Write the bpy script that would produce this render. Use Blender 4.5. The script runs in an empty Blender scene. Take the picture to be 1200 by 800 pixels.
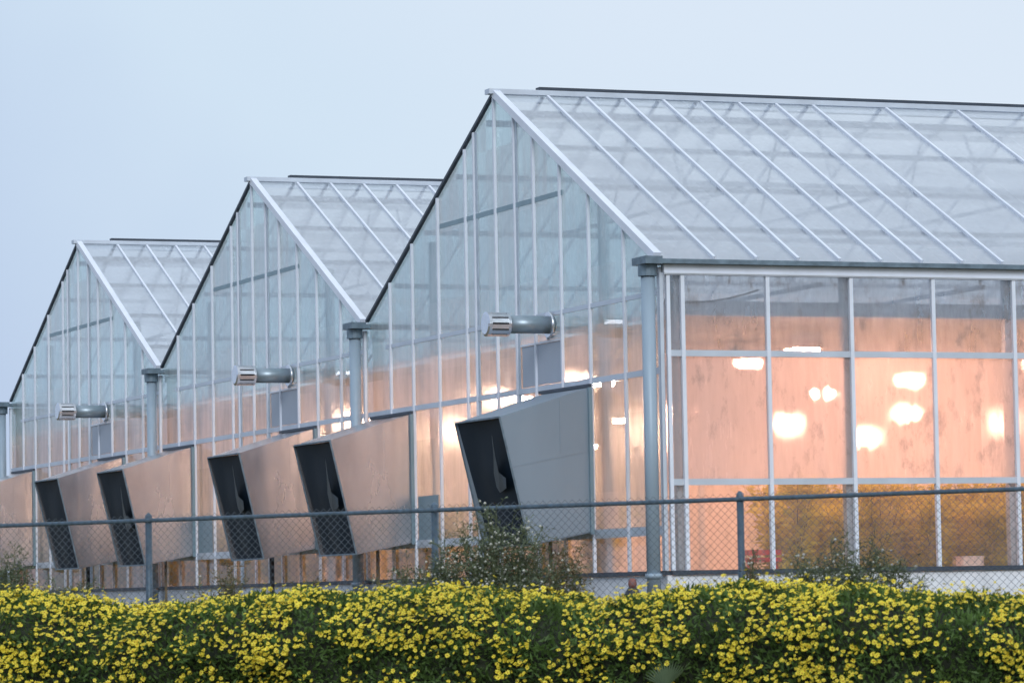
import bpy, math, random
import numpy as np
from mathutils import Vector, Matrix, noise

random.seed(7)
rng = np.random.default_rng(7)
sc = bpy.context.scene
COL = sc.collection
R = math.radians

# ------------------------------------------------------------------ camera
F_PX, IMG_W = 4378.73, 1200.0
CAM = Vector((54.176, -24.197, -0.333))
yaw, pitch, roll = 2.7621, 0.0679, -0.0180
fw = Vector((math.cos(pitch) * math.cos(yaw), math.cos(pitch) * math.sin(yaw), math.sin(pitch)))
rt0 = Vector((math.sin(yaw), -math.cos(yaw), 0))
up0 = rt0.cross(fw)
rt = rt0 * math.cos(roll) + up0 * math.sin(roll)
up = up0 * math.cos(roll) - rt0 * math.sin(roll)
cd = bpy.data.cameras.new('camera')
cam = bpy.data.objects.new('camera', cd)
COL.objects.link(cam)
cam.matrix_world = Matrix(((rt.x, up.x, -fw.x, CAM.x), (rt.y, up.y, -fw.y, CAM.y),
                           (rt.z, up.z, -fw.z, CAM.z), (0, 0, 0, 1)))
cd.sensor_width = 36
cd.lens = 36 * F_PX / IMG_W
cd.dof.use_dof = True; cd.dof.focus_distance = 62.0; cd.dof.aperture_fstop = 5.6
cd.clip_start, cd.clip_end = 0.5, 6000
sc.camera = cam

# ------------------------------------------------------------------ materials
class NT:
    def __init__(self, mat):
        self.t = mat.node_tree
        self.t.nodes.clear()
        self.out = self.n('ShaderNodeOutputMaterial')
    def n(self, kind, **kw):
        nd = self.t.nodes.new(kind)
        for k, v in kw.items():
            if k in nd.inputs.keys():
                nd.inputs[k].default_value = v
            else:
                setattr(nd, k, v)
        return nd
    def l(self, a, b):
        self.t.links.new(a, b)

def newmat(name):
    m = bpy.data.materials.new(name)
    m.use_nodes = True
    return m, NT(m)

def ramp(nt, src, stops):
    r = nt.n('ShaderNodeValToRGB')
    e = r.color_ramp.elements
    while len(e) < len(stops):
        e.new(0.5)
    for k, (p, c) in enumerate(stops):
        e[k].position = p
        e[k].color = c if len(c) == 4 else (*c, 1)
    nt.l(src, r.inputs['Fac'])
    return r

def noisetex(nt, scale, detail=4, stretch=None, rough=0.55, obj=True):
    tc = nt.n('ShaderNodeTexCoord')
    src = tc.outputs['Object']
    if stretch:
        mp = nt.n('ShaderNodeMapping')
        mp.inputs['Scale'].default_value = stretch
        nt.l(src, mp.inputs['Vector'])
        src = mp.outputs['Vector']
    nz = nt.n('ShaderNodeTexNoise', Scale=scale, Detail=detail, Roughness=rough)
    nt.l(src, nz.inputs['Vector'])
    return nz.outputs['Fac']

def surf(name, col, rough=0.5, metal=0.0, var=0.15, scale=3.0, stretch=None, bump=0.0, rvar=0.0, spec=0.5):
    m, nt = newmat(name)
    b = nt.n('ShaderNodeBsdfPrincipled', Roughness=rough, Metallic=metal)
    b.inputs['Specular IOR Level'].default_value = spec
    f = noisetex(nt, scale, 5, stretch)
    lo = tuple(max(0, c * (1 - var)) for c in col)
    hi = tuple(min(1, c * (1 + var)) for c in col)
    rp = ramp(nt, f, [(0.3, lo), (0.7, hi)])
    nt.l(rp.outputs['Color'], b.inputs['Base Color'])
    if rvar:
        rr = ramp(nt, f, [(0.3, (rough - rvar,) * 3), (0.7, (rough + rvar,) * 3)])
        nt.l(rr.outputs['Color'], b.inputs['Roughness'])
    if bump:
        bp = nt.n('ShaderNodeBump', Strength=bump, Distance=0.02)
        nt.l(f, bp.inputs['Height'])
        nt.l(bp.outputs['Normal'], b.inputs['Normal'])
    nt.l(b.outputs[0], nt.out.inputs[0])
    return m

def glass(name, tint, refr, blur, film, film_col, stretch, scale, ior=1.12, refl=0.05, refl_g=0.8, rrough=0.03, dirt=0.0, mist=False, dif=0.6, fr=(0.55, 1.6), pane=None):
    """thin pane: clear part, misted part (rough refraction), dirt film, mirror reflection rising at grazing angles"""
    m, nt = newmat(name)
    f = noisetex(nt, scale, 6, stretch, 0.62)
    f2 = noisetex(nt, scale * 0.23, 3, None, 0.5)
    mixn = nt.n('ShaderNodeMath', operation='MULTIPLY_ADD')
    mixn.inputs[1].default_value = 0.55
    nt.l(f, mixn.inputs[0])
    ad = nt.n('ShaderNodeMath', operation='MULTIPLY')
    ad.inputs[1].default_value = 0.45
    nt.l(f2, ad.inputs[0]); nt.l(ad.outputs[0], mixn.inputs[2])
    fac = mixn.outputs[0]
    if pane:                             # every pane a little cleaner or dirtier than the next
        tcp = nt.n('ShaderNodeTexCoord'); sc_ = nt.n('ShaderNodeVectorMath', operation='MULTIPLY_ADD')
        sc_.inputs[1].default_value = pane; sc_.inputs[2].default_value = (0.37, 0.21, 0.43)
        nt.l(tcp.outputs['Object'], sc_.inputs[0])
        flr = nt.n('ShaderNodeVectorMath', operation='FLOOR'); nt.l(sc_.outputs[0], flr.inputs[0])
        wn = nt.n('ShaderNodeTexWhiteNoise', noise_dimensions='3D'); nt.l(flr.outputs[0], wn.inputs['Vector'])
        pm = nt.n('ShaderNodeMath', operation='MULTIPLY_ADD'); pm.inputs[1].default_value = 0.16
        nt.l(wn.outputs['Value'], pm.inputs[0])
        sb = nt.n('ShaderNodeMath', operation='SUBTRACT'); sb.inputs[1].default_value = 0.08
        nt.l(fac, sb.inputs[0]); nt.l(sb.outputs[0], pm.inputs[2])
        fac = pm.outputs[0]
    tr = nt.n('ShaderNodeBsdfTransparent'); tr.inputs[0].default_value = (*tint, 1)
    rf = nt.n('ShaderNodeBsdfRefraction', Roughness=blur, IOR=ior); rf.inputs[0].default_value = (*tint, 1)
    if mist:                             # uneven condensation: drops and runs blur more or less
        rr_ = ramp(nt, fac, [(0.36, (blur * 0.55,) * 3), (0.60, (blur * 1.5,) * 3)])
        nt.l(rr_.outputs[0], rf.inputs['Roughness'])
    tl = nt.n('ShaderNodeBsdfTranslucent'); tl.inputs[0].default_value = (*film_col, 1)
    df = nt.n('ShaderNodeBsdfDiffuse'); df.inputs[0].default_value = (*[c * dif for c in film_col], 1)
    gl = nt.n('ShaderNodeBsdfGlossy', Roughness=rrough)
    gl.inputs[0].default_value = (0.95, 0.97, 1, 1)
    m1 = nt.n('ShaderNodeMixShader')
    r1 = ramp(nt, fac, [(0.35, (min(1, refr * 0.7),) * 3), (0.65, (min(1, refr * 1.25),) * 3)])
    nt.l(r1.outputs[0], m1.inputs[0]); nt.l(tr.outputs[0], m1.inputs[1]); nt.l(rf.outputs[0], m1.inputs[2])
    mf = nt.n('ShaderNodeMixShader'); mf.inputs[0].default_value = 0.3
    nt.l(tl.outputs[0], mf.inputs[1]); nt.l(df.outputs[0], mf.inputs[2])
    m2 = nt.n('ShaderNodeMixShader')
    r2 = ramp(nt, fac, [(0.36, (film * fr[0],) * 3), (0.68, (min(1, film * fr[1]),) * 3)])
    nt.l(r2.outputs[0], m2.inputs[0]); nt.l(m1.outputs[0], m2.inputs[1]); nt.l(mf.outputs[0], m2.inputs[2])
    if dirt:
        dn = noisetex(nt, 2.6, 6, (1, 1.5, 0.8), 0.7)
        dr = ramp(nt, dn, [(0.54, (0, 0, 0)), (0.70, (dirt,) * 3)])
        dd = nt.n('ShaderNodeBsdfDiffuse'); dd.inputs[0].default_value = (0.20, 0.17, 0.16, 1)
        m2b = nt.n('ShaderNodeMixShader')
        nt.l(dr.outputs[0], m2b.inputs[0]); nt.l(m2.outputs[0], m2b.inputs[1]); nt.l(dd.outputs[0], m2b.inputs[2])
        m2 = m2b
    lw = nt.n('ShaderNodeLayerWeight', Blend=0.5)
    pw = nt.n('ShaderNodeMath', operation='POWER'); pw.inputs[1].default_value = 4.0
    nt.l(lw.outputs['Facing'], pw.inputs[0])
    ma = nt.n('ShaderNodeMath', operation='MULTIPLY_ADD'); ma.inputs[1].default_value = refl_g; ma.inputs[2].default_value = refl
    nt.l(pw.outputs[0], ma.inputs[0])
    m3 = nt.n('ShaderNodeMixShader')
    nt.l(ma.outputs[0], m3.inputs[0]); nt.l(m2.outputs[0], m3.inputs[1]); nt.l(gl.outputs[0], m3.inputs[2])
    nt.l(m3.outputs[0], nt.out.inputs[0])
    return m

M = {}
M['alu'] = surf('white_aluminium', (0.78, 0.83, 0.92), 0.4, 0.0, 0.06, 2.0)
M['alu_rail'] = surf('grey_aluminium', (0.60, 0.66, 0.74), 0.4, 0.25, 0.08, 2.0)
M['steel'] = surf('galvanised_steel', (0.50, 0.57, 0.64), 0.45, 0.3, 0.12, 5.0)
M['purlin'] = surf('galvanised_purlin', (0.46, 0.51, 0.58), 0.45, 0.2, 0.1, 5.0)
M['pipe'] = surf('painted_downpipe', (0.33, 0.42, 0.50), 0.45, 0.1, 0.12, 3.0, (1, 1, 0.2))
M['tie'] = surf('blue_green_tie', (0.27, 0.38, 0.44), 0.5, 0.1, 0.1, 3)
M['dark'] = surf('dark_seal_and_shade', (0.045, 0.06, 0.085), 0.5, 0, 0.2)  # dark parts, and the painted shadow strip above each hood
M['gutter'] = surf('weathered_gutter', (0.16, 0.22, 0.27), 0.5, 0.3, 0.3, 6)
M['concrete'] = surf('pale_concrete', (0.80, 0.82, 0.86), 0.85, 0, 0.14, 2.5, None, 0.2)
M['panel'] = surf('grey_blank_panel', (0.42, 0.47, 0.55), 0.45, 0.0, 0.05, 1.0)
M['kick'] = surf('blue_grey_panel', (0.22, 0.32, 0.38), 0.4, 0.1, 0.1, 1.0)
M['screen'] = surf('white_screen_cloth', (0.66, 0.68, 0.72), 0.9, 0, 0.05, 1.0)
M['inner_wall'] = surf('white_backdrop_panel', (0.75, 0.72, 0.68), 0.6, 0, 0.05, 0.4)  # unseen walls, made opaque white as an added backdrop for the lamp glow
M['floor'] = surf('greenhouse_concrete', (0.45, 0.43, 0.40), 0.8, 0, 0.15, 0.8)
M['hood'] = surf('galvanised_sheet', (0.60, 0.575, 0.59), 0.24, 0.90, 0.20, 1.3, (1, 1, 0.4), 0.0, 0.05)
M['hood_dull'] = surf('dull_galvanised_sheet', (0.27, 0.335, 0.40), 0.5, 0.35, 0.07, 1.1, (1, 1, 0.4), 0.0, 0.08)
M['flue'] = surf('zinc_flue', (0.30, 0.37, 0.42), 0.38, 0.5, 0.1, 4)
M['bright'] = surf('bright_zinc', (0.72, 0.74, 0.78), 0.25, 0.85, 0.05, 4)
M['wire'] = surf('galvanised_wire', (0.16, 0.19, 0.22), 0.5, 0.4, 0.15, 8)
M['fence'] = surf('weathered_fence_pipe', (0.09, 0.14, 0.19), 0.45, 0.2, 0.25, 9)
M['red'] = surf('red_paint', (0.62, 0.03, 0.03), 0.5, 0, 0.1)
M['pink'] = surf('pale_box_card', (0.8, 0.62, 0.55), 0.8, 0, 0.1)

M['hedge_shade'] = surf('hedge_gap_shade', (0.020, 0.026, 0.012), 0.9, 0, 0.4, 6)  # shade between the leaves, put in as a near-black colour
def thin_leaf(name, col, var, scale, tl=0.45):
    m = surf(name, col, 0.5, 0, var, scale, None, 0, 0, 0.3)
    t = m.node_tree
    out = next(n for n in t.nodes if n.type == 'OUTPUT_MATERIAL'); b = next(n for n in t.nodes if n.type == 'BSDF_PRINCIPLED')
    r = next(n for n in t.nodes if n.type == 'VALTORGB')
    tr = t.nodes.new('ShaderNodeBsdfTranslucent'); mx = t.nodes.new('ShaderNodeMixShader'); mx.inputs[0].default_value = tl
    t.links.new(r.outputs[0], tr.inputs[0]); t.links.new(b.outputs[0], mx.inputs[1]); t.links.new(tr.outputs[0], mx.inputs[2])
    t.links.new(mx.outputs[0], out.inputs[0])
    return m
M['leaf'] = thin_leaf('hedge_leaf', (0.10, 0.17, 0.045), 0.55, 3.0, 0.3)
M['crop'] = thin_leaf('crop_leaf', (0.80, 0.62, 0.10), 0.45, 3.0, 0.5)
M['stem'] = surf('green_stem', (0.10, 0.12, 0.05), 0.7, 0, 0.3)
M['weed'] = surf('weed_leaf', (0.13, 0.165, 0.10), 0.7, 0, 0.4, 7)
M['weed_brown'] = surf('dry_weed_leaf', (0.17, 0.13, 0.075), 0.8, 0, 0.35, 7)
M['weed_flower'] = surf('weed_flower', (0.55, 0.55, 0.48), 0.8, 0, 0.2)
M['petal'] = surf('yellow_petal', (0.83, 0.69, 0.05), 0.6, 0, 0.16, 1.5)
M['floret'] = surf('orange_floret', (0.55, 0.27, 0.02), 0.8, 0, 0.2)
M['frond'] = surf('grey_green_frond', (0.11, 0.155, 0.085), 0.5, 0, 0.2, 3)
M['liner'] = surf('grey_plastic_liner', (0.065, 0.09, 0.12), 0.35, 0, 0.3, 2.5, None, 0.4)
M['black'] = surf('black_plastic', (0.02, 0.022, 0.028), 0.5, 0, 0.2)
M['rust'] = surf('reddish_brown_cap', (0.25, 0.10, 0.08), 0.6, 0, 0.2)
M['lampcase'] = surf('lamp_case', (0.55, 0.55, 0.55), 0.4, 0.4, 0.05)

M['roof_glass'] = glass('roof_glass', (0.97, 0.98, 0.985), 0.70, 0.45, 0.22, (0.93, 0.965, 1.0), (1, 1, 0.5), 1.4, ior=1.03, dif=0.95, pane=(0, 1 / 0.75, 1 / 0.9), refl=0.06, refl_g=0.9)
M['gable_glass'] = glass('gable_glass', (0.68, 0.88, 0.89), 0.42, 0.5, 0.56, (0.82, 0.84, 0.83), (2.5, 1, 0.6), 1.3, ior=1.03, pane=(1 / 1.41, 0, 1 / 1.25), refl=0.04, refl_g=0.75)
M['side_glass'] = glass('misted_side_glass', (0.97, 0.96, 0.96), 1.45, 0.19, 0.92, (0.97, 0.86, 0.83), (1, 3.0, 0.5), 2.4, dirt=0.50, refl=0.05, mist=True, fr=(0.80, 1.06), pane=(0, 1 / 1.5, 0))
M['top_glass'] = glass('stained_top_glass', (0.95, 0.95, 0.96), 1.0, 0.14, 0.50, (0.80, 0.78, 0.80), (1, 2.4, 0.6), 1.7, dirt=0.75, refl=0.05, mist=True)
M['low_glass'] = glass('clearer_low_glass', (0.97, 0.96, 0.95), 0.75, 0.10, 0.18, (0.92, 0.82, 0.72), (1, 2.4, 0.6), 1.7, dirt=0.25, refl=0.04)
M['gable_low'] = glass('gable_low_glass', (0.90, 0.95, 0.94), 0.60, 0.45, 0.14, (0.90, 0.80, 0.70), (2.5, 1, 0.6), 1.5, ior=1.03, refl=0.03, refl_g=0.5)

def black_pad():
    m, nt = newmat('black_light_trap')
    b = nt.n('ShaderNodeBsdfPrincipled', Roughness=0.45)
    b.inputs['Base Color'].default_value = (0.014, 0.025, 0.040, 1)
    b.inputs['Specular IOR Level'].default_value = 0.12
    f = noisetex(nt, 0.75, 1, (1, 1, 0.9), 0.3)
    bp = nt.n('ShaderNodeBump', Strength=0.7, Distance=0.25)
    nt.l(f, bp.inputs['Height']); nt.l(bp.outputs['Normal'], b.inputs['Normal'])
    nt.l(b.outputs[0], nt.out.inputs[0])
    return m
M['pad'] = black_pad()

def emit(name, col, strength):
    m, nt = newmat(name)
    e = nt.n('ShaderNodeEmission', Strength=strength)
    e.inputs[0].default_value = (*col, 1)
    nt.l(e.outputs[0], nt.out.inputs[0])
    return m
M['bulb'] = emit('sodium_bulb', (1.0, 0.49, 0.33), 370.0)

def ground_mat():
    m, nt = newmat('dry_ground')
    b = nt.n('ShaderNodeBsdfPrincipled', Roughness=0.95)
    f = noisetex(nt, 0.9, 8)
    rp = ramp(nt, f, [(0.35, (0.06, 0.065, 0.03)), (0.5, (0.13, 0.11, 0.06)), (0.7, (0.22, 0.18, 0.12))])
    nt.l(rp.outputs[0], b.inputs['Base Color'])
    bp = nt.n('ShaderNodeBump', Strength=0.6, Distance=0.05)
    nt.l(f, bp.inputs['Height']); nt.l(bp.outputs['Normal'], b.inputs['Normal'])
    nt.l(b.outputs[0], nt.out.inputs[0])
    return m
M['ground'] = ground_mat()

# ------------------------------------------------------------------ mesh helpers
class MB:
    def __init__(self, o=(0, 0, 0)):
        self.v, self.f, self.o = [], [], Vector(o)
    def add(self, vs, fs):
        k = len(self.v)
        self.v.extend([tuple(Vector(p) - self.o) for p in vs])
        self.f.extend([tuple(i + k for i in q) for q in fs])
        return self
    def box(self, x0, x1, y0, y1, z0, z1):
        vs = [(x, y, z) for z in (z0, z1) for y in (y0, y1) for x in (x0, x1)]
        return self.add(vs, [(0, 2, 3, 1), (4, 5, 7, 6), (0, 1, 5, 4), (2, 6, 7, 3), (0, 4, 6, 2), (1, 3, 7, 5)])
    def bar(self, a, b, w, h, side=None):
        """rectangular bar from a to b: w along side, h across"""
        a, b = Vector(a), Vector(b)
        d = (b - a).normalized()
        s = Vector(side) if side else d.cross(Vector((0, 0, 1)))
        s = (s - d * s.dot(d)).normalized()
        t = d.cross(s)
        vs = [p + s * (w / 2 * i) + t * (h / 2 * j) for p in (a, b) for i, j in ((-1, -1), (1, -1), (1, 1), (-1, 1))]
        return self.add(vs, [(3, 2, 1, 0), (4, 5, 6, 7), (0, 1, 5, 4), (1, 2, 6, 5), (2, 3, 7, 6), (3, 0, 4, 7)])
    def tube(self, pts, rad, n=12, cap=True):
        pts = [Vector(p) for p in pts]
        rad = rad if isinstance(rad, (list, tuple)) else [rad] * len(pts)
        d0 = (pts[1] - pts[0]).normalized()
        s = d0.orthogonal().normalized()
        vs = []
        for k, p in enumerate(pts):
            d = (pts[min(k + 1, len(pts) - 1)] - pts[max(k - 1, 0)]).normalized()
            s = (s - d * s.dot(d)).normalized()
            t = d.cross(s)
            for j in range(n):
                a = 2 * math.pi * j / n
                vs.append(p + (s * math.cos(a) + t * math.sin(a)) * rad[k])
        fs = [(k * n + j, k * n + (j + 1) % n, (k + 1) * n + (j + 1) % n, (k + 1) * n + j)
              for k in range(len(pts) - 1) for j in range(n)]
        if cap:
            fs += [tuple(range(n - 1, -1, -1)), tuple(range((len(pts) - 1) * n, len(pts) * n))]
        return self.add(vs, fs)
    def build(self, name, mat, parent=None, smooth=False):
        me = bpy.data.meshes.new(name)
        me.from_pydata(self.v, [], self.f)
        for m in (mat if isinstance(mat, (list, tuple)) else [mat]):
            me.materials.append(m)
        if smooth:
            for p in me.polygons:
                p.use_smooth = len(p.vertices) == 4
        me.update()
        ob = bpy.data.objects.new(name, me)
        COL.objects.link(ob)
        if parent:
            ob.parent = parent
        else:
            ob.location = self.o
        return ob

def tag(o, label=None, cat=None, group=None, kind=None):
    if label: o['label'] = label
    if cat: o['category'] = cat
    if group: o['group'] = group
    if kind: o['kind'] = kind
    return o

def empty(name, loc, label, cat, group=None):
    o = bpy.data.objects.new(name, None)
    o.empty_display_size = 0.2
    o.location = loc
    COL.objects.link(o)
    return tag(o, label, cat, group)

def copy_tree(o, loc, label=None):
    c = o.copy(); COL.objects.link(c); c.location = loc
    if label: c['label'] = label
    for ch in list(o.children):
        d = ch.copy(); COL.objects.link(d); d.parent = c
        for g in list(ch.children):
            e = g.copy(); COL.objects.link(e); e.parent = d
    return c

# ------------------------------------------------------------------ dimensions (metres)
W, HE, HR = 14.106, 4.965, 8.55          # bay width, eave height, ridge height
LEN = 30.0                               # length of the houses
Y0 = 0.33                                # first side mullion
FLOOR = -0.12
slope = (HR - HE) / (W / 2)
def roof_z(xl):                          # xl: 0 .. -W inside one bay
    return HE + slope * min(-xl, W + xl)

# ------------------------------------------------------------------ ground
FP = Vector((21.16, -11.86, 0)); FD = Vector((0.6996, 0.7127, 0)).normalized(); FN = Vector((FD.y, -FD.x, 0))
def fence_pt(u, v, z):
    p = FP + FD * u + FN * v
    return Vector((p.x, p.y, z))
def ground_z(x, y):
    p = Vector((x, y, 0)) - FP
    v = -p.dot(FN)                       # metres beyond the fence, towards the glasshouse
    t = min(1, max(0, (v - 1.0) / 9.0))
    t = t * t * (3 - 2 * t)
    return -1.36 + 0.70 * t
def build_ground():
    ax = [-2500, -900, -300, -120, -60] + list(range(-45, 62, 3)) + [80, 130, 300, 900, 2500]
    ay = [-2500, -900, -300, -100, -60] + list(range(-42, 46, 3)) + [70, 130, 300, 900, 2500]
    vs, fs = [], []
    for y in ay:
        for x in ax:
            z = ground_z(x, y)
            if abs(x) < 61 and abs(y) < 45:
                z += 0.03 * noise.noise(Vector((x * 0.3, y * 0.3, 0)))
            vs.append((x, y, z - (0.02 if (-44 < x < 1 and -1 < y < 31) else 0)))
    n = len(ax)
    for j in range(len(ay) - 1):
        for i in range(n - 1):
            fs.append((j * n + i, j * n + i + 1, (j + 1) * n + i + 1, (j + 1) * n + i))
    b = MB(); b.add(vs, fs)
    tag(b.build('ground', M['ground']), kind='structure')
build_ground()
fl = MB((-1.5 * W, LEN / 2, FLOOR)); fl.box(-3 * W + 0.15, -0.15, 0.15, LEN - 0.15, FLOOR - 0.45, FLOOR)
tag(fl.build('floor', M['floor']), kind='structure')

# ------------------------------------------------------------------ greenhouses
MULL = [-1.45, -2.90, -4.12, -5.30, -7.10, -8.58, -10.02, -11.42, -12.66]
COLS = [-6.12, -8.06]
labels = ['largest nearest glass greenhouse with lit side wall of square panes',
          'middle glass greenhouse whose gable stands between two others',
          'farthest glass greenhouse at the left end of the row of three']
def greenhouse(i):
    X = -i * W
    base = (X - W / 2, 0, -0.62)
    g = empty('greenhouse', base, labels[i], 'greenhouse', 'row of joined glass greenhouses')
    def mb(): return MB(base)
    # --- glass
    b = mb()
    b.add([(X, 0, 0.66), (X - W, 0, 0.66), (X - W, 0, HE), (X - W / 2, 0, HR), (X, 0, HE)], [(0, 4, 3, 2, 1)])
    b.build('gable_glass', M['gable_glass'], g)
    b = mb()
    b.add([(X, 0, 0), (X - W, 0, 0), (X - W, 0, 0.66), (X, 0, 0.66)], [(0, 3, 2, 1)])
    b.build('gable_glass', M['gable_low'], g)
    for s in (0, 1):
        xe = X if s == 0 else X - W
        b = mb()
        b.add([(xe, 0.02, HE), (xe, LEN, HE), (X - W / 2, LEN, HR), (X - W / 2, 0.02, HR)], [(0, 1, 2, 3)])
        b.build('roof_glass', M['roof_glass'], g)
    b = mb()
    b.add([(X, LEN, FLOOR), (X - W, LEN, FLOOR), (X - W, LEN, HE), (X - W / 2, LEN, HR), (X, LEN, HE)], [(0, 1, 2, 3, 4)])
    b.build('end_wall', M['inner_wall'], g)
    # --- gable frame
    for x in MULL:
        zt = roof_z(x) - 0.04
        mb().box(X + x - 0.026, X + x + 0.026, -0.055, -0.004, 0.02, zt).build('mullion', M['alu'], g)
    for x in COLS:
        zt = roof_z(x) - 0.05
        mb().box(X + x - 0.055, X + x + 0.055, -0.018, -0.004, 0.02, zt).build('column', M['steel'], g)
        mb().box(X + x - 0.085, X + x - 0.045, -0.05, -0.019, 0.02, zt).build('mullion', M['alu'], g)
    for x, w in ((-3.02, 0.13), (-11.1, 0.13)):
        mb().box(X + x - w / 2, X + x + w / 2, 0.22, 0.37, FLOOR, roof_z(x) - 0.2).build('column', M['steel'], g)
    for z, h, xa, xb, y in ((6.47, 0.085, -9.95, -4.05, -0.02), (4.45, 0.075, -12.95, -0.08, -0.03), (3.20, 0.10, -W + 0.1, -0.08, -0.03), (0.66, 0.15, -W + 0.1, -0.08, -0.03)):
        ob = mb().box(X + xb, X + xa, y, -0.004, z - h / 2, z + h / 2).build('rail', M['tie'] if z > 6 else M['alu_rail'], g)
    # sill and footing
    mb().box(X - W + 0.02, X - 0.02, -0.07, 0.05, -0.05, 0.022).build('sill', M['dark'], g)
    mb().box(X - W, X + 0.02, -0.02, 0.16, -0.80, -0.052).build('footing', M['concrete'], g)
    # rake trims
    d = Vector((W / 2, 0, HE - HR)).normalized()
    nrm = Vector((-d.z, 0, d.x)) if d.x < 0 else Vector((-d.z, 0, d.x))
    a = Vector((X - W / 2, -0.03, HR)); e = Vector((X - 0.12, -0.03, HE + 0.06))
    mb().bar(a + Vector((0.05, 0, 0)), e, 0.13, 0.13, (0, 1, 0)).build('rake_trim', M['alu'], g)
    e2 = Vector((X - W + 0.12, -0.03, HE + 0.06))
    mb().bar(a + Vector((-0.05, 0, 0)), e2, 0.07, 0.055, (0, 1, 0)).build('rake_trim', M['dark'], g)  # left trim coloured darker than the right one
    # glazing bars
    ys = [0.94 + 0.75 * k for k in range(8)]
    while ys[-1] + 1.5 < LEN: ys.append(ys[-1] + 1.5)
    for y in ys:
        for s in (1, -1):
            xe = X - W / 2 + s * (W / 2 - 0.06)
            up_ = Vector((s * math.sin(math.atan(slope)), 0, math.cos(math.atan(slope)))) * 0.02
            p0 = Vector((X - W / 2 + s * 0.12, y, HR - slope * 0.12)) + up_
            p1 = Vector((xe, y, HE + slope * 0.06)) + up_
            mb().bar(p0, p1, 0.05, 0.055, (0, 1, 0)).build('glazing_bar', M['alu'], g)
    # purlins under each slope, small struts at the ridge
    for s in (1, -1):
        for t, h in ((0.10, 0.06), (0.32, 0.05), (0.56, 0.05), (0.80, 0.05)):
            x = X - W / 2 + s * W / 2 * t
            z = HR - slope * W / 2 * t - 0.075
            mb().box(x - 0.035, x + 0.035, 0.10, LEN - 0.1, z - h, z + h * 0.8).build('purlin', M['purlin'], g)
    # ridge
    mb().box(X - W / 2 - 0.11, X - W / 2 + 0.11, -0.17, LEN, HR - 0.015, HR + 0.075).build('ridge_cap', M['alu_rail'], g)
    mb().box(X - W / 2 - 0.09, X - W / 2 + 0.09, 0.80, LEN, HR + 0.080, HR + 0.135).build('ridge_flashing', M['dark'], g)
    # trusses
    for j in range(10):
        y = 2.9 + 3.0 * j
        b = mb()
        b.bar((X - 0.2, y, 4.62), (X - W + 0.2, y, 4.62), 0.06, 0.07)
        n = 8
        for q in range(n):
            xa = -0.3 - (W - 0.6) * q / n; xb = -0.3 - (W - 0.6) * (q + 0.5) / n; xc = -0.3 - (W - 0.6) * (q + 1) / n
            if q in (3, 4):
                b.bar((X + xb, y, roof_z(xb) - 0.16), (X + (xa if q == 3 else xc), y, 6.5), 0.03, 0.03)
        b.bar((X - 3.1, y, 6.5), (X - W + 3.1, y, 6.5), 0.05, 0.06)
        b.build('truss', M['purlin'], g)
    # interior posts along the valleys
    for j in range(10):
        y = 2.9 + 3.0 * j
        if i < 2:
            mb().box(X - W - 0.06, X - W + 0.06, y - 0.06, y + 0.06, FLOOR, HE - 0.1).build('valley_post', M['steel'], g)
    # thermal screen
    mb().box(X - W + 0.07, X - 0.05, 0.45, LEN - 0.3, 4.075, 4.082).build('thermal_screen', M['screen'], g)
    # gutters, heads, downpipes
    xs = [X] + ([X - W] if i == 2 else [])
    for x in xs:
        gt = mb().box(x - 0.21, x + 0.21, -0.10, LEN, HE - 0.078, HE - 0.005).build('gutter', M['gutter'], g)
        b = mb()
        b.box(x - 0.27, x + 0.27, -0.40, -0.103, HE - 0.09, HE + 0.03)
        b.tube([(x - 0.02, -0.24, HE - 0.27), (x - 0.02, -0.24, HE - 0.092)], 0.155, 14)
        b.build('gutter_head', M['gutter'], gt)
        b = mb()
        b.tube([(x - 0.02, -0.24, -0.75), (x - 0.02, -0.24, HE - 0.275)], 0.110, 20)
        b.tube([(x - 0.02, -0.24, -0.10), (x - 0.02, -0.24, -0.02)], 0.135, 20)
        b.build('downpipe', M['pipe'], gt, smooth=True)
    # corner posts beside the downpipe
    for x in xs:
        sgn = -1 if x == X else 1
        mb().box(x + sgn * 0.02, x + sgn * 0.10, -0.05, 0.03, 0.02, HE - 0.12).build('corner_post', M['alu'], g)
        if x != X - W:
            mb().box(x - 0.42, x - 0.37, -0.045, 0.01, 0.02, HE - 0.14).build('mullion', M['alu'], g)
    # panels in the gable
    vp = mb().box(X - 5.97, X - 4.15, -0.022, -0.006, 3.265, 3.965).build('blank_panel', M['panel'], g)
    mb().box(X - 6.0, X - 4.13, -0.04, -0.005, 3.97, 4.005).build('panel_frame', M['alu'], vp)
    # braces behind the corner pane
    b = mb()
    for za, zb in ((0.75, 3.15), (3.15, 0.75)):
        b.tube([(X - 0.25, 0.2, za), (X - 2.85, 0.2, zb)], 0.012, 6)
    b.tube([(X - 0.25, 0.2, 4.4), (X - 2.85, 0.2, 3.25)], 0.02, 6)
    b.build('wind_brace', M['steel'], g)
    for hx in (-11.42,):
        if i < 2:
            mb().box(X + hx + 0.08, X + hx + 1.15, -0.012, -0.004, 0.72, 1.55).build('kick_panel', M['kick'], g)
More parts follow.
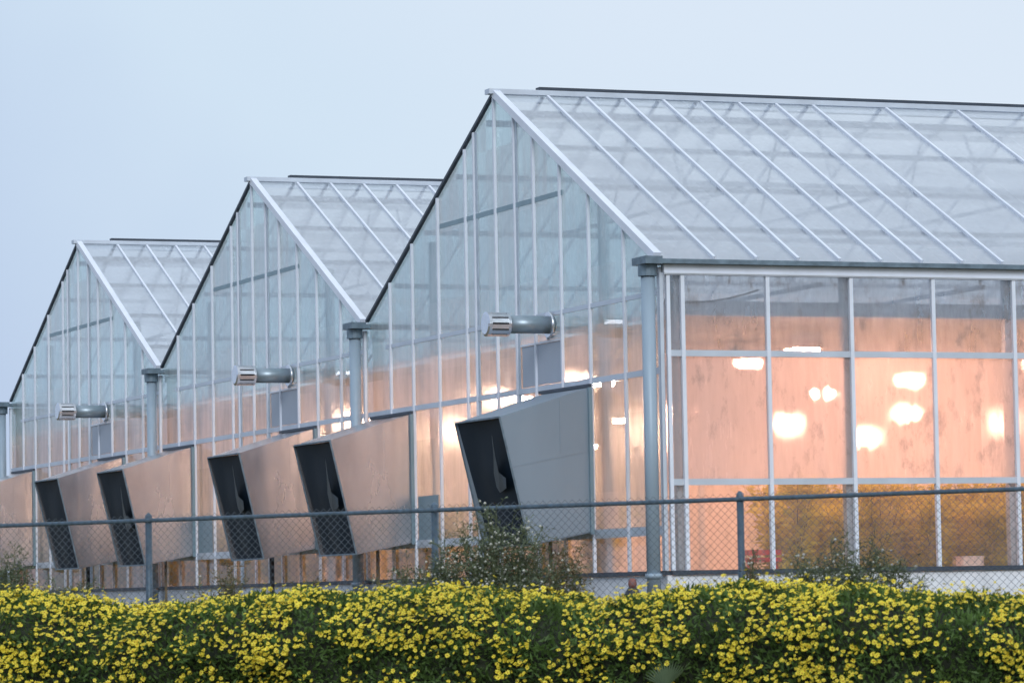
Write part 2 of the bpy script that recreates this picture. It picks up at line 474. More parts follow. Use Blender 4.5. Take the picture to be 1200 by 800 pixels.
    # --- side walls
    if i == 0:
        for za, zb, mt in ((0, 1.42, 'low_glass'), (1.42, 3.47, 'side_glass'), (3.47, HE - 0.12, 'top_glass')):
            b = mb(); b.add([(0, 0.0, za), (0, LEN, za), (0, LEN, zb), (0, 0.0, zb)], [(0, 1, 2, 3)])
            b.build('side_glass', M[mt], g)
        k = 0
        while Y0 + 1.5 * k < LEN - 0.2:
            y = Y0 + 1.5 * k
            mb().box(-0.02, 0.06, y - 0.032, y + 0.032, 0.02, 4.715).build('mullion', M['alu'], g)
            if k % 2 == 0:
                mb().box(-0.24, -0.10, y - 0.10, y + 0.05, FLOOR, HE - 0.2).build('column', M['steel'], g)
            k += 1
        for z, h in ((3.47, 0.10), (1.42, 0.10)):
            mb().box(0.004, 0.045, 0.04, LEN - 0.1, z - h / 2, z + h / 2).build('rail', M['alu_rail'], g)
        mb().box(-0.02, 0.055, 0.05, 0.11, 0.02, 4.72).build('corner_post', M['alu'], g)
        mb().box(-0.03, 0.03, -0.06, -0.0, 0.02, 4.75).build('corner_post', M['alu_rail'], g)
        mb().box(-0.03, 0.08, 0.0, LEN, 4.718, 4.884).build('fascia', M['alu'], g)
        mb().box(0.081, 0.10, 0.0, LEN, 4.735, 4.76).build('fascia_lip', M['alu'], g)
        mb().box(-0.08, 0.07, 0.052, LEN, -0.05, 0.022).build('sill', M['dark'], g)
        mb().box(-0.16, 0.022, 0.162, LEN, -0.80, -0.052).build('footing', M['concrete'], g)
        mb().box(-0.75, -0.62, 0.3, LEN, 4.09, 4.36).build('screen_beam', M['purlin'], g)
    if i == 2:
        mb().box(X - W - 0.02, X - W + 0.06, 0.04, LEN, FLOOR, HE - 0.12).build('side_panel', M['inner_wall'], g)
    return g
houses = [greenhouse(i) for i in range(3)]

# ------------------------------------------------------------------ exhaust hoods
hood_labels = [
    'dull blue grey exhaust hood on the largest gable nearest the corner downpipe',
    'pinkish exhaust hood at the left end of the largest gable',
    'pinkish exhaust hood with scribbled stain on the middle gable beside the valley downpipe',
    'pinkish exhaust hood at the left end of the middle gable',
    'exhaust hood on the farthest gable beside the second valley downpipe',
    'exhaust hood at the far left end of the farthest gable']
def hood(i, X, w, mat):
    base = (X - w / 2, 0, 0.6)
    h = empty('exhaust_hood', base, hood_labels[i], 'exhaust hood', 'exhaust hoods along the gables')
    # side outline (y, z)
    A, B, C_, D = (-0.07, 3.08), (-1.69, 2.585), (-1.20, 0.50), (-0.07, 0.71)
    b = MB(base)
    t = 0.018
    def plate(p, q, x0, x1, th):
        d = Vector((0, q[0] - p[0], q[1] - p[1])).normalized(); n_ = Vector((0, -d.z, d.y)) * th
        P, Q = Vector((0, *p)), Vector((0, *q))
        vs = [Vector((x, 0, 0)) + r for x in (x0, x1) for r in (P, Q, Q + n_, P + n_)]
        b.add(vs, [(0, 1, 2, 3), (7, 6, 5, 4), (0, 4, 5, 1), (1, 5, 6, 2), (2, 6, 7, 3), (3, 7, 4, 0)])
    for x0, x1 in ((X - t, X), (X - w, X - w + t)):
        vs = [(x, y, z) for x in (x0, x1) for y, z in (A, B, C_, D)]
        b.add(vs, [(0, 1, 2, 3), (7, 6, 5, 4), (0, 4, 5, 1), (1, 5, 6, 2), (2, 6, 7, 3), (3, 7, 4, 0)])
    plate(A, B, X - w + t, X - t, -t)
    plate(C_, D, X - w + t, X - t, -t)
    b.build('housing', mat, h)
    sm = MB(base)
    sm.bar((X + 0.003, -0.08, 2.05), (X + 0.003, -1.50, 1.78), 0.006, 0.022, (1, 0, 0))
    sm.bar((X + 0.003, -0.62, 2.88), (X + 0.003, -0.62, 2.0), 0.006, 0.018, (1, 0, 0))
    sm.build('seam', mat, h)
    # folded rim round the mouth
    r = MB(base)
    e = 0.035
    for x in (X + 0.006, X - w - 0.006):
        r.bar((x, B[0] - 0.008, B[1] + 0.01), (x, C_[0] - 0.008, C_[1] - 0.01), 0.02, 0.03, (1, 0, 0))
    r.bar((X, B[0] - 0.008, B[1] + 0.012), (X - w, B[0] - 0.008, B[1] + 0.012), e, 0.03)
    r.bar((X, C_[0] - 0.008, C_[1] - 0.005), (X - w, C_[0] - 0.008, C_[1] - 0.005), e, 0.03)
    r.build('rim', M['gutter'], h)
    # black light trap filling the mouth
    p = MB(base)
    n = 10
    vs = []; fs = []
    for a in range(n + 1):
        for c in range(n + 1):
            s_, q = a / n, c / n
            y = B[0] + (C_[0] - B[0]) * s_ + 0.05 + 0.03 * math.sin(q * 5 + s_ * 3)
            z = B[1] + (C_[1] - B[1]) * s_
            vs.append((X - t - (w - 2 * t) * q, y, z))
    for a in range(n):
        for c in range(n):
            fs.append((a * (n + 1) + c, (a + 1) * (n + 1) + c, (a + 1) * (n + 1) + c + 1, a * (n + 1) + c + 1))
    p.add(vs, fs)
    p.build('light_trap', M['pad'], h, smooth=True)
    if i < 4:                            # torn liner hanging in the mouth
        f = MB(base)
        k = (0.0, 0.05, -0.04, 0.08)[i]
        pts = [(.12, .17), (.28, .25), (.42, .43), (.53, .45), (.58, .36), (.55, .13), (.47, .10), (.42, .22), (.30, .21)]
        vs = []
        for off in (0.0, -0.006):
            for s_, q in pts:
                s2, q2 = s_ + k * 0.6, q - k * 0.5
                vs.append((X - t - (w - 2 * t) * q2, B[0] + (C_[0] - B[0]) * s2 - 0.015 + off - 0.05 * math.sin(q2 * 9), B[1] + (C_[1] - B[1]) * s2))
        m_ = len(pts)
        f.add(vs, [(4, 3, 2), (4, 2, 7, 5), (7, 6, 5), (2, 1, 8, 7), (1, 0, 8)] + [(4 + m_, 2 + m_, 3 + m_), (4 + m_, 5 + m_, 7 + m_, 2 + m_), (7 + m_, 5 + m_, 6 + m_), (2 + m_, 7 + m_, 8 + m_, 1 + m_), (1 + m_, 8 + m_, 0 + m_)])
        f.build('torn_liner', M['liner'], h)
    f = MB(base)
    f.box(X - w - 0.15, X + 0.04, -0.115, -0.062, 3.095, 3.15)
    f.build('vent_shadow_strip', M['dark'], h)  # dark strip painting in the shadow of the opened vent
    f = MB(base)
    f.box(X + 0.003, X + 0.06, -0.12, -0.06, 0.66, 3.09)
    f.build('flange', M['kick'], h)
    if i in (2, 4):
        f = MB(base)
        f.box(X - 1.05, X - 0.97, -0.75, -0.67, -0.75, 0.585)
        f.build('prop', M['black'], h)
    else:
        f = MB(base)
        f.box(X - 0.85, X - 0.80, -0.52, -0.47, -0.75, 0.62)
        f.build('prop', M['weed_brown'], h)
    return h
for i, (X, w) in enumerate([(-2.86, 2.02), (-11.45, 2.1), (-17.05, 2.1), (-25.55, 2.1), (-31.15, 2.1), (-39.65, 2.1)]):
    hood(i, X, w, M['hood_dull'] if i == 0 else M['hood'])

# ------------------------------------------------------------------ flue pipes
flue_labels = ['zinc flue pipe with slotted cap on the largest gable', 'zinc flue pipe with slotted cap on the middle gable',
               'zinc flue pipe with slotted cap on the farthest gable']
for i in range(3):
    X = -i * W - 4.55; z = 4.255
    base = (X, 0, z)
    t = empty('flue_pipe', base, flue_labels[i], 'flue pipe', 'flue pipes through the gables')
    MB(base).tube([(X, -0.02, z), (X, -0.90, z)], 0.152, 24).build('pipe', M['flue'], t, smooth=True)
    MB(base).tube([(X, -0.075, z), (X, -0.12, z)], [0.22, 0.215], 24).build('collar', M['bright'], t, smooth=True)
    b = MB(base)
    b.tube([(X, -0.85, z), (X, -0.90, z)], 0.205, 24)
    b.tube([(X, -1.20, z), (X, -1.25, z), (X, -1.27, z)], [0.21, 0.21, 0.17], 24)
    for k in range(12):
        a = 2 * math.pi * (k + 0.5) / 12
        c, s_ = math.cos(a) * 0.195, math.sin(a) * 0.195
        b.bar((X + c, -0.90, z + s_), (X + c, -1.20, z + s_), 0.075, 0.012, (-math.sin(a), 0, math.cos(a)))
    cp = b.build('cap', M['bright'], t)
    MB(base).tube([(X, -0.902, z), (X, -1.198, z)], 0.150, 20).build('core', M['black'], cp, smooth=True)
    b = MB(base)
    b.box(X - 0.17, X + 0.42, -0.032, -0.008, 3.99 + 0.03, 4.005 + 0.07)
    b.box(X - 0.17, X + 0.42, -0.032, -0.008, 4.47 - 0.05, 4.47 - 0.02)
    b.box(X - 0.21, X - 0.17, -0.06, -0.008, 4.01, 4.49)
    b.build('wall_frame', M['alu'], t)

# ------------------------------------------------------------------ grow lamps
def make_lamp(loc):
    t = empty('grow_lamp', loc, 'glowing orange grow lamp hung under the screen inside the greenhouses', 'lamp', 'lit grow lamps hanging inside')
    b = MB(); b.box(-0.13, 0.13, -0.26, 0.26, 0.10, 0.26); b.box(-0.008, 0.008, -0.008, 0.008, 0.26, 0.33)
    o = b.build('housing', M['lampcase'], t)
    b = MB()
    vs = [(-0.11, -0.22, 0.10), (0.11, -0.22, 0.10), (0.11, 0.22, 0.10), (-0.11, 0.22, 0.10),
          (-0.22, -0.34, -0.02), (0.22, -0.34, -0.02), (0.22, 0.34, -0.02), (-0.22, 0.34, -0.02)]
    b.add(vs, [(0, 1, 5, 4), (1, 2, 6, 5), (2, 3, 7, 6), (3, 0, 4, 7)])
    b.build('reflector', M['bright'], t)
    b = MB(); b.tube([(0, -0.24, -0.05), (0, -0.20, -0.05), (0, 0.20, -0.05), (0, 0.24, -0.05)], [0.04, 0.08, 0.08, 0.04], 10)
    b.build('bulb', M['bulb'], t)
    return t
lamp0 = None
for bay in range(3):
    for row, off in ((-2.6, 0.0), (-6.3, 0.45), (-11.5, 0.2)):
        for k in range(5):
            loc = (-bay * W + row, 3.65 + off + 5.8 * k + (0.6 if bay == 1 else 0) - (2.9 if row == -7.9 else 0), 3.75)
            if loc[1] < 0.6 or loc[1] > LEN - 1 or loc[1] < (0, 3.0, 7.0)[bay] or (bay and row == -6.3): continue
            if lamp0 is None:
                lamp0 = make_lamp(loc)
            else:
                copy_tree(lamp0, loc)

# ------------------------------------------------------------------ foliage helpers
def leaf_mesh(name, centres, normals, length, width, mat, parent, rolls=None, origin=(0, 0, 0)):
    """one kite-shaped folded leaf per centre, pointing along the given direction"""
    c = np.asarray(centres); d = np.asarray(normals)
    d = d / np.linalg.norm(d, axis=1, keepdims=True)
    n = len(c)
    rnd = rng.normal(size=(n, 3))
    s = np.cross(d, rnd); s /= np.linalg.norm(s, axis=1, keepdims=True) + 1e-9
    L = (length * rng.uniform(0.6, 1.35, n))[:, None]
    Wd = (width * rng.uniform(0.7, 1.3, n))[:, None]
    t = np.cross(s, d)
    p0 = c; p1 = c + d * L * 0.45 + s * Wd / 2 + t * Wd * 0.15; p2 = c + d * L - t * L * 0.15; p3 = c + d * L * 0.45 - s * Wd / 2 + t * Wd * 0.15
    v = np.stack([p0, p1, p2, p3], 1).reshape(-1, 3) - np.asarray(origin)
    k = np.arange(n) * 4
    tri = np.stack([np.stack([k, k + 1, k + 2], 1), np.stack([k, k + 2, k + 3], 1)], 1).reshape(-1, 3)
    return raw_mesh(name, v, tri, mat, parent)
def raw_mesh(name, v, tri, mat, parent, mats=None, midx=None):
    me = bpy.data.meshes.new(name)
    me.vertices.add(len(v)); me.vertices.foreach_set('co', np.asarray(v, np.float32).ravel())
    nt_ = len(tri)
    me.loops.add(nt_ * 3); me.loops.foreach_set('vertex_index', np.asarray(tri, np.int32).ravel())
    me.polygons.add(nt_); me.polygons.foreach_set('loop_start', np.arange(nt_, dtype=np.int32) * 3)
    for m in (mats or [mat]): me.materials.append(m)
    if midx is not None: me.polygons.foreach_set('material_index', np.asarray(midx, np.int32))
    me.update(calc_edges=True); me.validate()
    o = bpy.data.objects.new(name, me); COL.objects.link(o)
    if parent: o.parent = parent
    return o

# ------------------------------------------------------------------ crops inside
def make_crop(loc, h, seed):
    t = empty('crop_plant', loc, 'leafy golden green crop plant behind the misted lower panes', 'plant', 'crop plants growing inside')
    r2 = random.Random(seed)
    b = MB()
    pts, dirs = [], []
    for s in range(7):
        a = r2.uniform(0, 6.28); tilt = r2.uniform(0.05, 0.35)
        hh = h * r2.uniform(0.75, 1.0)
        top = (math.cos(a) * tilt * hh, math.sin(a) * tilt * hh, hh)
        b.tube([(0, 0, 0), (top[0] * 0.4, top[1] * 0.4, hh * 0.5), top], [0.012, 0.009, 0.004], 5)
        for q in range(70):
            f = r2.uniform(0.08, 1)
            bl = r2.uniform(0, 6.28)
            pts.append((top[0] * f + math.cos(bl) * 0.05, top[1] * f + math.sin(bl) * 0.05, hh * f))
            dirs.append((math.cos(bl), math.sin(bl), r2.uniform(-0.3, 0.8)))
    b.build('stem', M['stem'], t)
    leaf_mesh('foliage', pts, dirs, 0.26, 0.085, M['crop'], t)
    return t
crops = [make_crop((-2.3, 4.1, FLOOR), 1.3, 1), make_crop((-2.5, 4.9, FLOOR), 1.75, 2), make_crop((-2.2, 5.8, FLOOR), 1.5, 3)]
spots = []
for y in np.arange(3.6, 12.5, 0.8):
    spots += [(-3.3, y), (-4.4, y + 0.4), (-5.6, y + 1.5)]
for y in (6.7, 7.6, 8.4): spots.append((-2.4, y))
for x in np.arange(-4.6, -41.5, -1.5): spots.append((x, 0.95))
spots.append((-1.1, 2.95))
for k, (x, y) in enumerate(spots):
    copy_tree(crops[k % 3], (x + random.uniform(-.15, .15), y + random.uniform(-.2, .2), FLOOR))
for o in list(COL.objects):
    if o.name.startswith('crop_plant'): o.rotation_euler.z = random.uniform(0, 6.28)

# slack cable along the side wall
cpts = [(-0.25, 0.5 + 1.3 * q, 4.30 + 0.22 * q * q) for q in (0, .2, .4, .6, .8, 1)]
tag(MB(cpts[0]).tube(cpts, 0.014, 6).build('cable', M['dark']), 'thin dark slack cable behind the top left pane of the side wall', 'cable')

# red rack and pale box inside
base = (-0.58, 1.90, FLOOR)
t = empty('red_rack', base, 'low red slatted rack seen inside beside a fence post', 'rack')
MB(base).box(-0.68, -0.48, 1.60, 2.20, 0.25, 0.335).box(-0.68, -0.48, 1.60, 2.20, 0.14, 0.21).build('slats', M['red'], t)
for y in (1.65, 2.15):
    MB(base).box(-0.61, -0.55, y - 0.02, y + 0.02, FLOOR, 0.139).build('leg', M['red'], t)
base = (-0.8, 5.75, FLOOR)
t = empty('carton', base, 'small pale carton standing inside behind the lowest right pane', 'box')
MB(base).box(-0.95, -0.65, 5.6, 5.98, FLOOR, 0.17).build('body', M['pink'], t)
MB(base).box(-0.96, -0.64, 5.59, 5.99, 0.171, 0.19).build('lid', M['pink'], t)

# ------------------------------------------------------------------ chain-link fence
fo = fence_pt(0, 0, -1.33)
fence = empty('chain_link_fence', fo, 'long grey chain link fence with pipe rail before the greenhouses', 'fence')
def rail_z(u): return 0.485 + 0.0075 * u
for u in (-9.15, -6.1, -3.05, 0, 3.05, 6.1, 9.15):
    b = MB(fo); q = fence_pt(u, -0.03, 0)
    b.tube([(q.x, q.y, -1.5), (q.x, q.y, rail_z(u) + 0.015)], 0.033, 12)
    po = b.build('post', M['fence'], fence, smooth=True)
    b = MB(fo)
    z = rail_z(u)
    b.tube([(q.x, q.y, z + 0.012), (q.x, q.y, z + 0.05), (q.x, q.y, z + 0.075)], [0.038, 0.034, 0.010], 12)
    b.build('cap', M['fence'], po)
b = MB(fo)
b.tube([fence_pt(u, 0, rail_z(u)) for u in (-11.5, -6, 0, 6, 11.5)], 0.0215, 10)
b.build('rail', M['fence'], fence, smooth=True)
def fabric():
    a = 0.0365; hgt = 0.036; r = 0.0029
    us = np.arange(-9.6, 9.6, a)
    nseg = 52
    V = []; T = []
    base_k = np.arange(nseg + 1)
    ring = [(math.cos(x), math.sin(x)) for x in (0.5, 2.6, 4.7)]
    for i, u0 in enumerate(us):
        zt = rail_z(u0) + 0.052
        z = zt - base_k * hgt
        uu = u0 + ((base_k + i) % 2) * a
        v = 0.026 + 0.0025 * np.where((base_k + i) % 2 == 0, 1, -1)
        P = np.array(FP)[None, :2] + np.outer(uu, np.array(FD)[:2]) + np.outer(v, np.array(FN)[:2])
        for cx, cy in ring:
            off = np.array(FD)[:2] * cx * r + np.array(FN)[:2] * cy * r
            V.append(np.column_stack([P + off, z]))
        k0 = i * 3 * (nseg + 1)
        for j in range(3):
            A = k0 + j * (nseg + 1) + base_k[:-1]; B = k0 + ((j + 1) % 3) * (nseg + 1) + base_k[:-1]
            T.append(np.stack([A, A + 1, B], 1)); T.append(np.stack([A + 1, B + 1, B], 1))
    V = np.concatenate(V) - np.array(fo)
    raw_mesh('wire_mesh', V, np.concatenate(T), M['wire'], fence)
fabric()

# ------------------------------------------------------------------ flowering hedge
UX = [-12, -4.9, -3.7, -3.1, -2.55, -1.85, -0.95, 0, 0.87, 1.7, 2.1, 2.55, 3.1, 4.2, 4.6, 5.15, 5.9, 12]
UZ = [0.0, 0.06, 0.10, 0.02, -0.13, -0.02, 0.06, 0.05, 0.05, -0.03, -0.11, -0.01, 0.05, 0.0, 0.03, -0.05, -0.09, -0.05]
U0, U1, V0, V1 = -7.5, 9.0, 0.40, 2.15
def hedge_top(u, v):
    z = np.interp(u, UX, UZ) - 0.36
    z += 0.08 * noise.noise(Vector((u * 1.3, v * 1.3, 3))) + 0.08 * noise.noise(Vector((u * 3.1, v * 3.1, 7)))
    edge = min(1, max(0, (v - V0) / 0.35)); front = min(1, max(0, (V1 - v) / 0.75))
    return z - 0.10 * (1 - edge) ** 2 - 0.30 * (1 - front) ** 2
def front_bulge(u, z):
    return 0.16 * noise.noise(Vector((u * 1.6, z * 2.0, 11))) + 0.09 * noise.noise(Vector((u * 4, z * 4, 17)))
ho = fence_pt(0.5, 1.2, -1.36)
hedge = empty('flowering_hedge', ho, 'long low hedge covered in yellow daisies before the chain link fence', 'hedge')
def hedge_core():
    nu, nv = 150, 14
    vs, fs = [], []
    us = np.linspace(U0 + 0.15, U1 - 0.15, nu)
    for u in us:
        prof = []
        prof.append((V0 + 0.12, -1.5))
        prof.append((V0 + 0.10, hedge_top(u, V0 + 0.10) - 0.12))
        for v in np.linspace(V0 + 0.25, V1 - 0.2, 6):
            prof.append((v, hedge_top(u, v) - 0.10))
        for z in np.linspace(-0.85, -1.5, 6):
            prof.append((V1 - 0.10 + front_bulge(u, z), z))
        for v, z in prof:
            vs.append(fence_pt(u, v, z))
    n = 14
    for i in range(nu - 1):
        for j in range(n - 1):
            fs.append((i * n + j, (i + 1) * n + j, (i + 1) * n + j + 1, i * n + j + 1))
    b = MB(ho); b.add(vs, fs); b.build('shade_core', M['hedge_shade'], hedge)  # solid sheet under the leaves, coloured as the shade in the gaps
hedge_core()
def hedge_samples(n, depth):
    """points on the crown of the hedge with outward direction"""
    pts, nor = [], []
    while len(pts) < n:
        u = random.uniform(U0, U1)
        if random.random() < 0.58:
            v = random.uniform(V0, V1)
            z = hedge_top(u, v)
            e = 0.08
            nx = (hedge_top(u - e, v) - hedge_top(u + e, v)) / (2 * e); ny = (hedge_top(u, v - e) - hedge_top(u, v + e)) / (2 * e)
            d = Vector((nx, ny, 1)).normalized()
        else:
            z = random.uniform(-1.42, -0.62)
            v = V1 + front_bulge(u, z)
            zt = hedge_top(u, V1)
            if z > zt: continue
            e = 0.06
            d = Vector((-(front_bulge(u + e, z) - front_bulge(u - e, z)) / (2 * e), 1, 0.35)).normalized()
        k = random.random() ** 1.5 * depth
        p = fence_pt(u, v, z) - (FD * d.x + FN * d.y + Vector((0, 0, d.z))) * k
        pts.append(p); nor.append(FD * d.x + FN * d.y + Vector((0, 0, d.z)))
    return pts, nor
def hedge_leaves():
    pts, nor = hedge_samples(62000, 0.14)
    P = np.array(pts); N = np.array(nor)
    D = N * 0.7 + rng.normal(size=P.shape) * 0.65
    D[:, 2] += 0.25
    o = leaf_mesh('foliage', P, D, 0.068, 0.025, M['leaf'], hedge, origin=ho)
    o['kind'] = 'stuff'
hedge_leaves()
def blossoms():
    pts, nor = hedge_samples(62000, 0.03)
    keep_p, keep_d = [], []
    for p, n in zip(pts, nor):
        q = p - FP
        u = q.dot(FD); v = q.dot(FN)
        g = noise.noise(Vector((u * 2.2, v * 2.2 + p.z * 2.2, 31))) + 0.6 * noise.noise(Vector((u * 6, v * 6 + p.z * 6, 41)))
        dens = 0.26 + 0.62 * g + 0.16 * max(0, min(1, (p.z + 0.80) / 0.35))
        if random.random() < dens * 0.9:
            keep_p.append(p + n * (random.uniform(0.01, 0.055) + (random.uniform(0, 0.10) if random.random() < 0.18 else 0))); keep_d.append(n)
    P = np.array(keep_p); N = np.array(keep_d); n = len(P)
    D = N * 0.8 + np.array([0, 0, 0.55]) + np.array(FN) * 0.35 + rng.normal(size=P.shape) * 0.55
    D /= np.linalg.norm(D, axis=1, keepdims=True)
    S = np.cross(D, rng.normal(size=P.shape)); S /= np.linalg.norm(S, axis=1, keepdims=True)
    Tt = np.cross(D, S)
    rad = 0.012 + 0.017 * rng.random(n)
    V = []; T = []; MI = []
    npet = 8
    cnt = 0
    ang = np.arange(npet) * 2 * math.pi / npet
    for i in range(n):
        r = rad[i]; c = P[i]; s, t, d = S[i], Tt[i], D[i]
        cup = random.uniform(-0.1, 0.55)
        w = 0.5 * 2 * math.pi / npet * 0.95
        for a in ang:
            a = a + random.uniform(-0.1, 0.1)
            rr = r * random.uniform(0.85, 1.1)
            e0 = s * math.cos(a) + t * math.sin(a)
            el = s * math.cos(a - w) + t * math.sin(a - w); er = s * math.cos(a + w) + t * math.sin(a + w)
            V += [c + e0 * r * 0.15, c + el * rr * 0.72 + d * rr * cup * 0.7, c + e0 * rr + d * rr * cup, c + er * rr * 0.72 + d * rr * cup * 0.7]
            T += [(cnt, cnt + 1, cnt + 2), (cnt, cnt + 2, cnt + 3)]; MI += [0, 0]
            cnt += 4
        rc = r * 0.30
        V += [c + d * rc * 0.9] + [c + (s * math.cos(a) + t * math.sin(a)) * rc + d * rc * 0.35 for a in (0, 1.26, 2.51, 3.77, 5.03)]
        T += [(cnt, cnt + 1 + k, cnt + 1 + (k + 1) % 5) for k in range(5)]; MI += [1] * 5
        cnt += 6
    o = raw_mesh('blossoms', np.array(V) - np.array(ho), np.array(T), None, hedge, mats=[M['petal'], M['floret']], midx=MI)
    o['kind'] = 'stuff'
    print('blossoms', n)
blossoms()

# ------------------------------------------------------------------ weeds by the fence
def weed(u, v, top, spread, label, mat, nstem, flower=0.0, leaf=0.036, name='wild_shrub', dens=38):
    z0 = -1.36
    base = fence_pt(u, v, z0)
    t = empty(name, base, label, 'shrub', 'wild shrubs along the fence')
    h = top - z0
    b = MB(); pts, dirs, fl = [], [], []
    for s in range(nstem):
        a = random.uniform(0, 6.28); k = random.uniform(0.0, 1) ** 0.7
        hh = h * random.uniform(0.72, 1.06) * (1 - 0.30 * k * k)
        e = Vector((FD * math.cos(a) * spread + FN * math.sin(a) * min(0.28, spread)) * k) + Vector((0, 0, hh))
        m_ = Vector((e.x * 0.35, e.y * 0.35, hh * 0.6))
        b.tube([(0, 0, 0), m_, e], [0.007, 0.005, 0.002], 4, cap=False)
        for q in range(dens):
            f = random.uniform(0.42, 1.0)
            p = m_.lerp(e, (f - 0.5) / 0.5) if f > 0.5 else m_ * (f / 0.5)
            tw = Vector((random.gauss(0, 1), random.gauss(0, 1), random.gauss(0.4, 0.7))).normalized()
            L = random.uniform(0.03, 0.22) * (1.25 - f * 0.5)
            p2 = p + tw * L
            if L > 0.07:
                b.tube([p, p2], [0.0022, 0.0012], 3, cap=False)
            for w_ in range(3):
                pts.append(p.lerp(p2, random.uniform(0.3, 1))); dirs.append(tw + Vector((random.gauss(0, .6), random.gauss(0, .6), random.gauss(0, .6))))
            if random.random() < flower and f > 0.62:
                fl.append(p2)
    b.build('stems', M['stem'], t)
    leaf_mesh('foliage', [tuple(p) for p in pts], [tuple(d) for d in dirs], leaf, leaf * 0.36, mat, t)
    if fl:
        b = MB()
        for p in fl:
            r = random.uniform(0.010, 0.017)
            b.add([p + Vector((0, 0, r)), p + Vector((0, 0, -r))] + [p + Vector((math.cos(q) * r, math.sin(q) * r, 0)) for q in (0, 1.57, 3.14, 4.71)],
                  [(0, 2, 3), (0, 3, 4), (0, 4, 5), (0, 5, 2), (1, 3, 2), (1, 4, 3), (1, 5, 4), (1, 2, 5)])
        o = b.build('seed_heads', M['weed_flower'], t); o['kind'] = 'stuff'
    return t
weed(0.75, 0.26, 0.43, 0.90, 'tall grey green wild shrub dotted with pale seed heads before the nearest hood', M['weed'], 90, 0.20)
weed(0.15, 0.22, 0.22, 0.48, 'loose grey green wild shrub beside the middle fence post', M['weed'], 54, 0.22)
weed(1.38, 0.24, 0.16, 0.36, 'brownish dry wild shrub right of the tallest shrub', M['weed_brown'], 26, 0.05)
weed(1.05, 0.30, 0.10, 0.52, 'low dense green shrub at the foot of the tallest shrub', M['weed'], 44, 0.03)
weed(4.12, 0.26, 0.16, 0.80, 'grey green wild shrub before the side wall column', M['weed'], 105, 0.15)
weed(4.55, 0.24, -0.13, 0.36, 'low spreading green shrub below the bright carton pane', M['weed'], 24, 0.06)
weed(3.66, 0.22, 0.02, 0.14, 'thin upright weed between the right fence post and the grey green shrub', M['weed'], 8, 0.2, dens=18)
weed(3.25, 0.24, 0.04, 0.12, 'small tan green weed just right of the right fence post', M['weed_brown'], 14, 0.12)
weed(-4.45, 0.26, 0.14, 0.75, 'dark green wild shrub at the far left end of the fence', M['weed'], 66, 0.03)
weed(-3.75, 0.24, -0.02, 0.36, 'low green shrub left of the left fence post', M['weed'], 22, 0.08)
weed(-2.05, 0.24, -0.06, 0.34, 'brown dry weed under the third hood from the right', M['weed_brown'], 30, 0.0)
weed(-2.45, 0.18, -0.22, 0.26, 'thin pale weed before the concrete footing right of the left post', M['weed'], 14, 0.25, dens=14)
weed(-1.35, 0.20, -0.06, 0.30, 'sparse brown weed below the second hood from the right', M['weed_brown'], 14, 0.0, dens=14)
weed(-0.28, 0.22, 0.03, 0.34, 'bushy dark green weed left of the middle fence post', M['weed'], 18, 0.04)

# ------------------------------------------------------------------ fan palm leaf in the hedge
def palm():
    c = fence_pt(3.18, 2.34, -1.13)
    base = Vector((c.x, c.y, -1.36))
    t = empty('fan_palm', base, 'single grey green fan palm leaf poking out of the hedge', 'palm')
    b = MB(base); b.tube([base, c], [0.012, 0.009], 6); b.build('stalk', M['stem'], t)
    b = MB(base)
    n = 17
    right, upv = FD, (Vector((0, 0, 1)) * 0.85 - FN * 0.45).normalized()
    for k in range(n):
        a = R(-52 + 104 * k / (n - 1)) - R(14)
        L = 0.27 * (1 - 0.12 * abs(k - n / 2) / n)
        d = right * math.sin(a) + upv * math.cos(a)
        w = R(104 / (n - 1) / 2)
        dl = right * math.sin(a - w) + upv * math.cos(a - w); dr = right * math.sin(a + w) + upv * math.cos(a + w)
        fold = FN * 0.012
        b.add([c, c + dl * L * 0.62 - fold, c + d * L * 0.66 + fold, c + dr * L * 0.62 - fold, c + d * L], [(0, 1, 2), (0, 2, 3), (1, 4, 2), (2, 4, 3)])
    b.build('leaf_blade', M['frond'], t)
palm()

# small fitting in front of the footing
base = (0.30, -0.75, -0.66)
t = empty('ground_fitting', base, 'small black cone shaped fitting with reddish brown top before the footing', 'fitting')
x, y = base[0], base[1]
MB(base).tube([(x, y, -0.66), (x, y, -0.40), (x, y, -0.34), (x, y, -0.24)], [0.19, 0.17, 0.13, 0.07], 12).build('base', M['black'], t)
MB(base).tube([(x, y, -0.238), (x, y, -0.19), (x, y, -0.12), (x, y, -0.09)], [0.055, 0.07, 0.06, 0.03], 12).build('cap', M['rust'], t, smooth=True)

# ------------------------------------------------------------------ sky and sun
w = bpy.data.worlds.new('World'); sc.world = w; w.use_nodes = True
nt = w.node_tree; nt.nodes.clear()
out = nt.nodes.new('ShaderNodeOutputWorld')
SUN_EL, SUN_AZ = R(28), math.atan2(-0.30, 0.94)     # behind the camera, to the right
sky = nt.nodes.new('ShaderNodeTexSky'); sky.sky_type = 'NISHITA'; sky.sun_disc = False
sky.sun_elevation = SUN_EL; sky.sun_rotation = math.pi / 2 - SUN_AZ
bg1 = nt.nodes.new('ShaderNodeBackground'); bg1.inputs[1].default_value = 0.05
nt.links.new(sky.outputs[0], bg1.inputs[0])
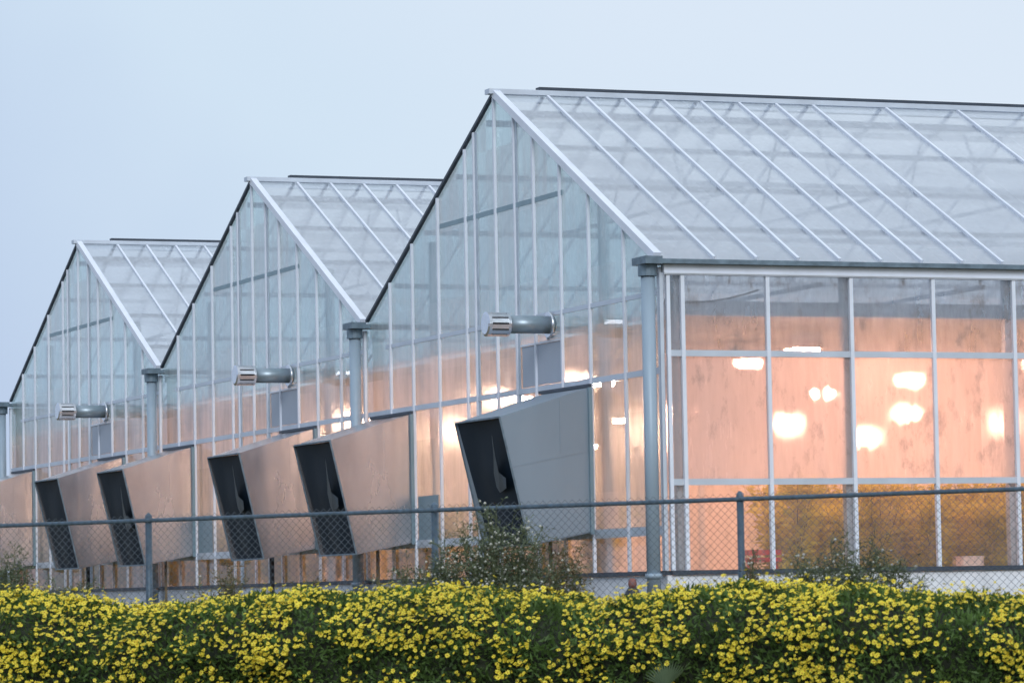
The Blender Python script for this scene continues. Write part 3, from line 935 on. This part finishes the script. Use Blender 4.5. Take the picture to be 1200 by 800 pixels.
# overcast cloud deck: pale lavender blue, brighter towards +Y and overhead
tc = nt.nodes.new('ShaderNodeTexCoord')
dot = nt.nodes.new('ShaderNodeVectorMath'); dot.operation = 'DOT_PRODUCT'
dot.inputs[1].default_value = (0.40, 0.92, 0.75)
nt.links.new(tc.outputs['Generated'], dot.inputs[0])
nz = nt.nodes.new('ShaderNodeTexNoise'); nz.inputs['Scale'].default_value = 5.0; nz.inputs['Detail'].default_value = 4
nt.links.new(tc.outputs['Generated'], nz.inputs['Vector'])
ma = nt.nodes.new('ShaderNodeMath'); ma.operation = 'MULTIPLY_ADD'; ma.inputs[1].default_value = 0.24
nt.links.new(nz.outputs['Fac'], ma.inputs[0]); nt.links.new(dot.outputs['Value'], ma.inputs[2])
cr = nt.nodes.new('ShaderNodeValToRGB')
e = cr.color_ramp.elements
e[0].position = 0.0; e[0].color = (0.485, 0.60, 0.81, 1)
e[1].position = 0.13; e[1].color = (0.63, 0.755, 0.89, 1)
x1 = e.new(0.26); x1.color = (0.70, 0.795, 0.915, 1)
x2 = e.new(1.0); x2.color = (0.72, 0.80, 0.90, 1)
nt.links.new(ma.outputs[0], cr.inputs['Fac'])
bg2 = nt.nodes.new('ShaderNodeBackground'); bg2.inputs[1].default_value = 1.10
nt.links.new(cr.outputs[0], bg2.inputs[0])
mx = nt.nodes.new('ShaderNodeMixShader'); mx.inputs[0].default_value = 0.88
nt.links.new(bg1.outputs[0], mx.inputs[1]); nt.links.new(bg2.outputs[0], mx.inputs[2])
nt.links.new(mx.outputs[0], out.inputs[0])

sd = bpy.data.lights.new('sun', 'SUN'); sd.energy = 1.3; sd.angle = R(25); sd.color = (0.95, 0.97, 1.0)
so = bpy.data.objects.new('sun', sd); COL.objects.link(so)
dirv = Vector((math.cos(SUN_EL) * math.cos(SUN_AZ), math.cos(SUN_EL) * math.sin(SUN_AZ), math.sin(SUN_EL)))
so.rotation_euler = (-dirv).to_track_quat('-Z', 'Y').to_euler()

sc.view_settings.view_transform = 'Standard'
sc.view_settings.look = 'None'
sc.view_settings.exposure = 0.0
sc.view_settings.gamma = 1.0
sc.cycles.max_bounces = 10
sc.cycles.transparent_max_bounces = 32
sc.cycles.diffuse_bounces = 3
sc.cycles.glossy_bounces = 4
sc.cycles.transmission_bounces = 10
sc.cycles.sample_clamp_indirect = 6.0
sc.cycles.caustics_reflective = False
sc.cycles.caustics_refractive = True
sc.cycles.use_denoising = True
sc.cycles.denoiser = 'OPENIMAGEDENOISE'
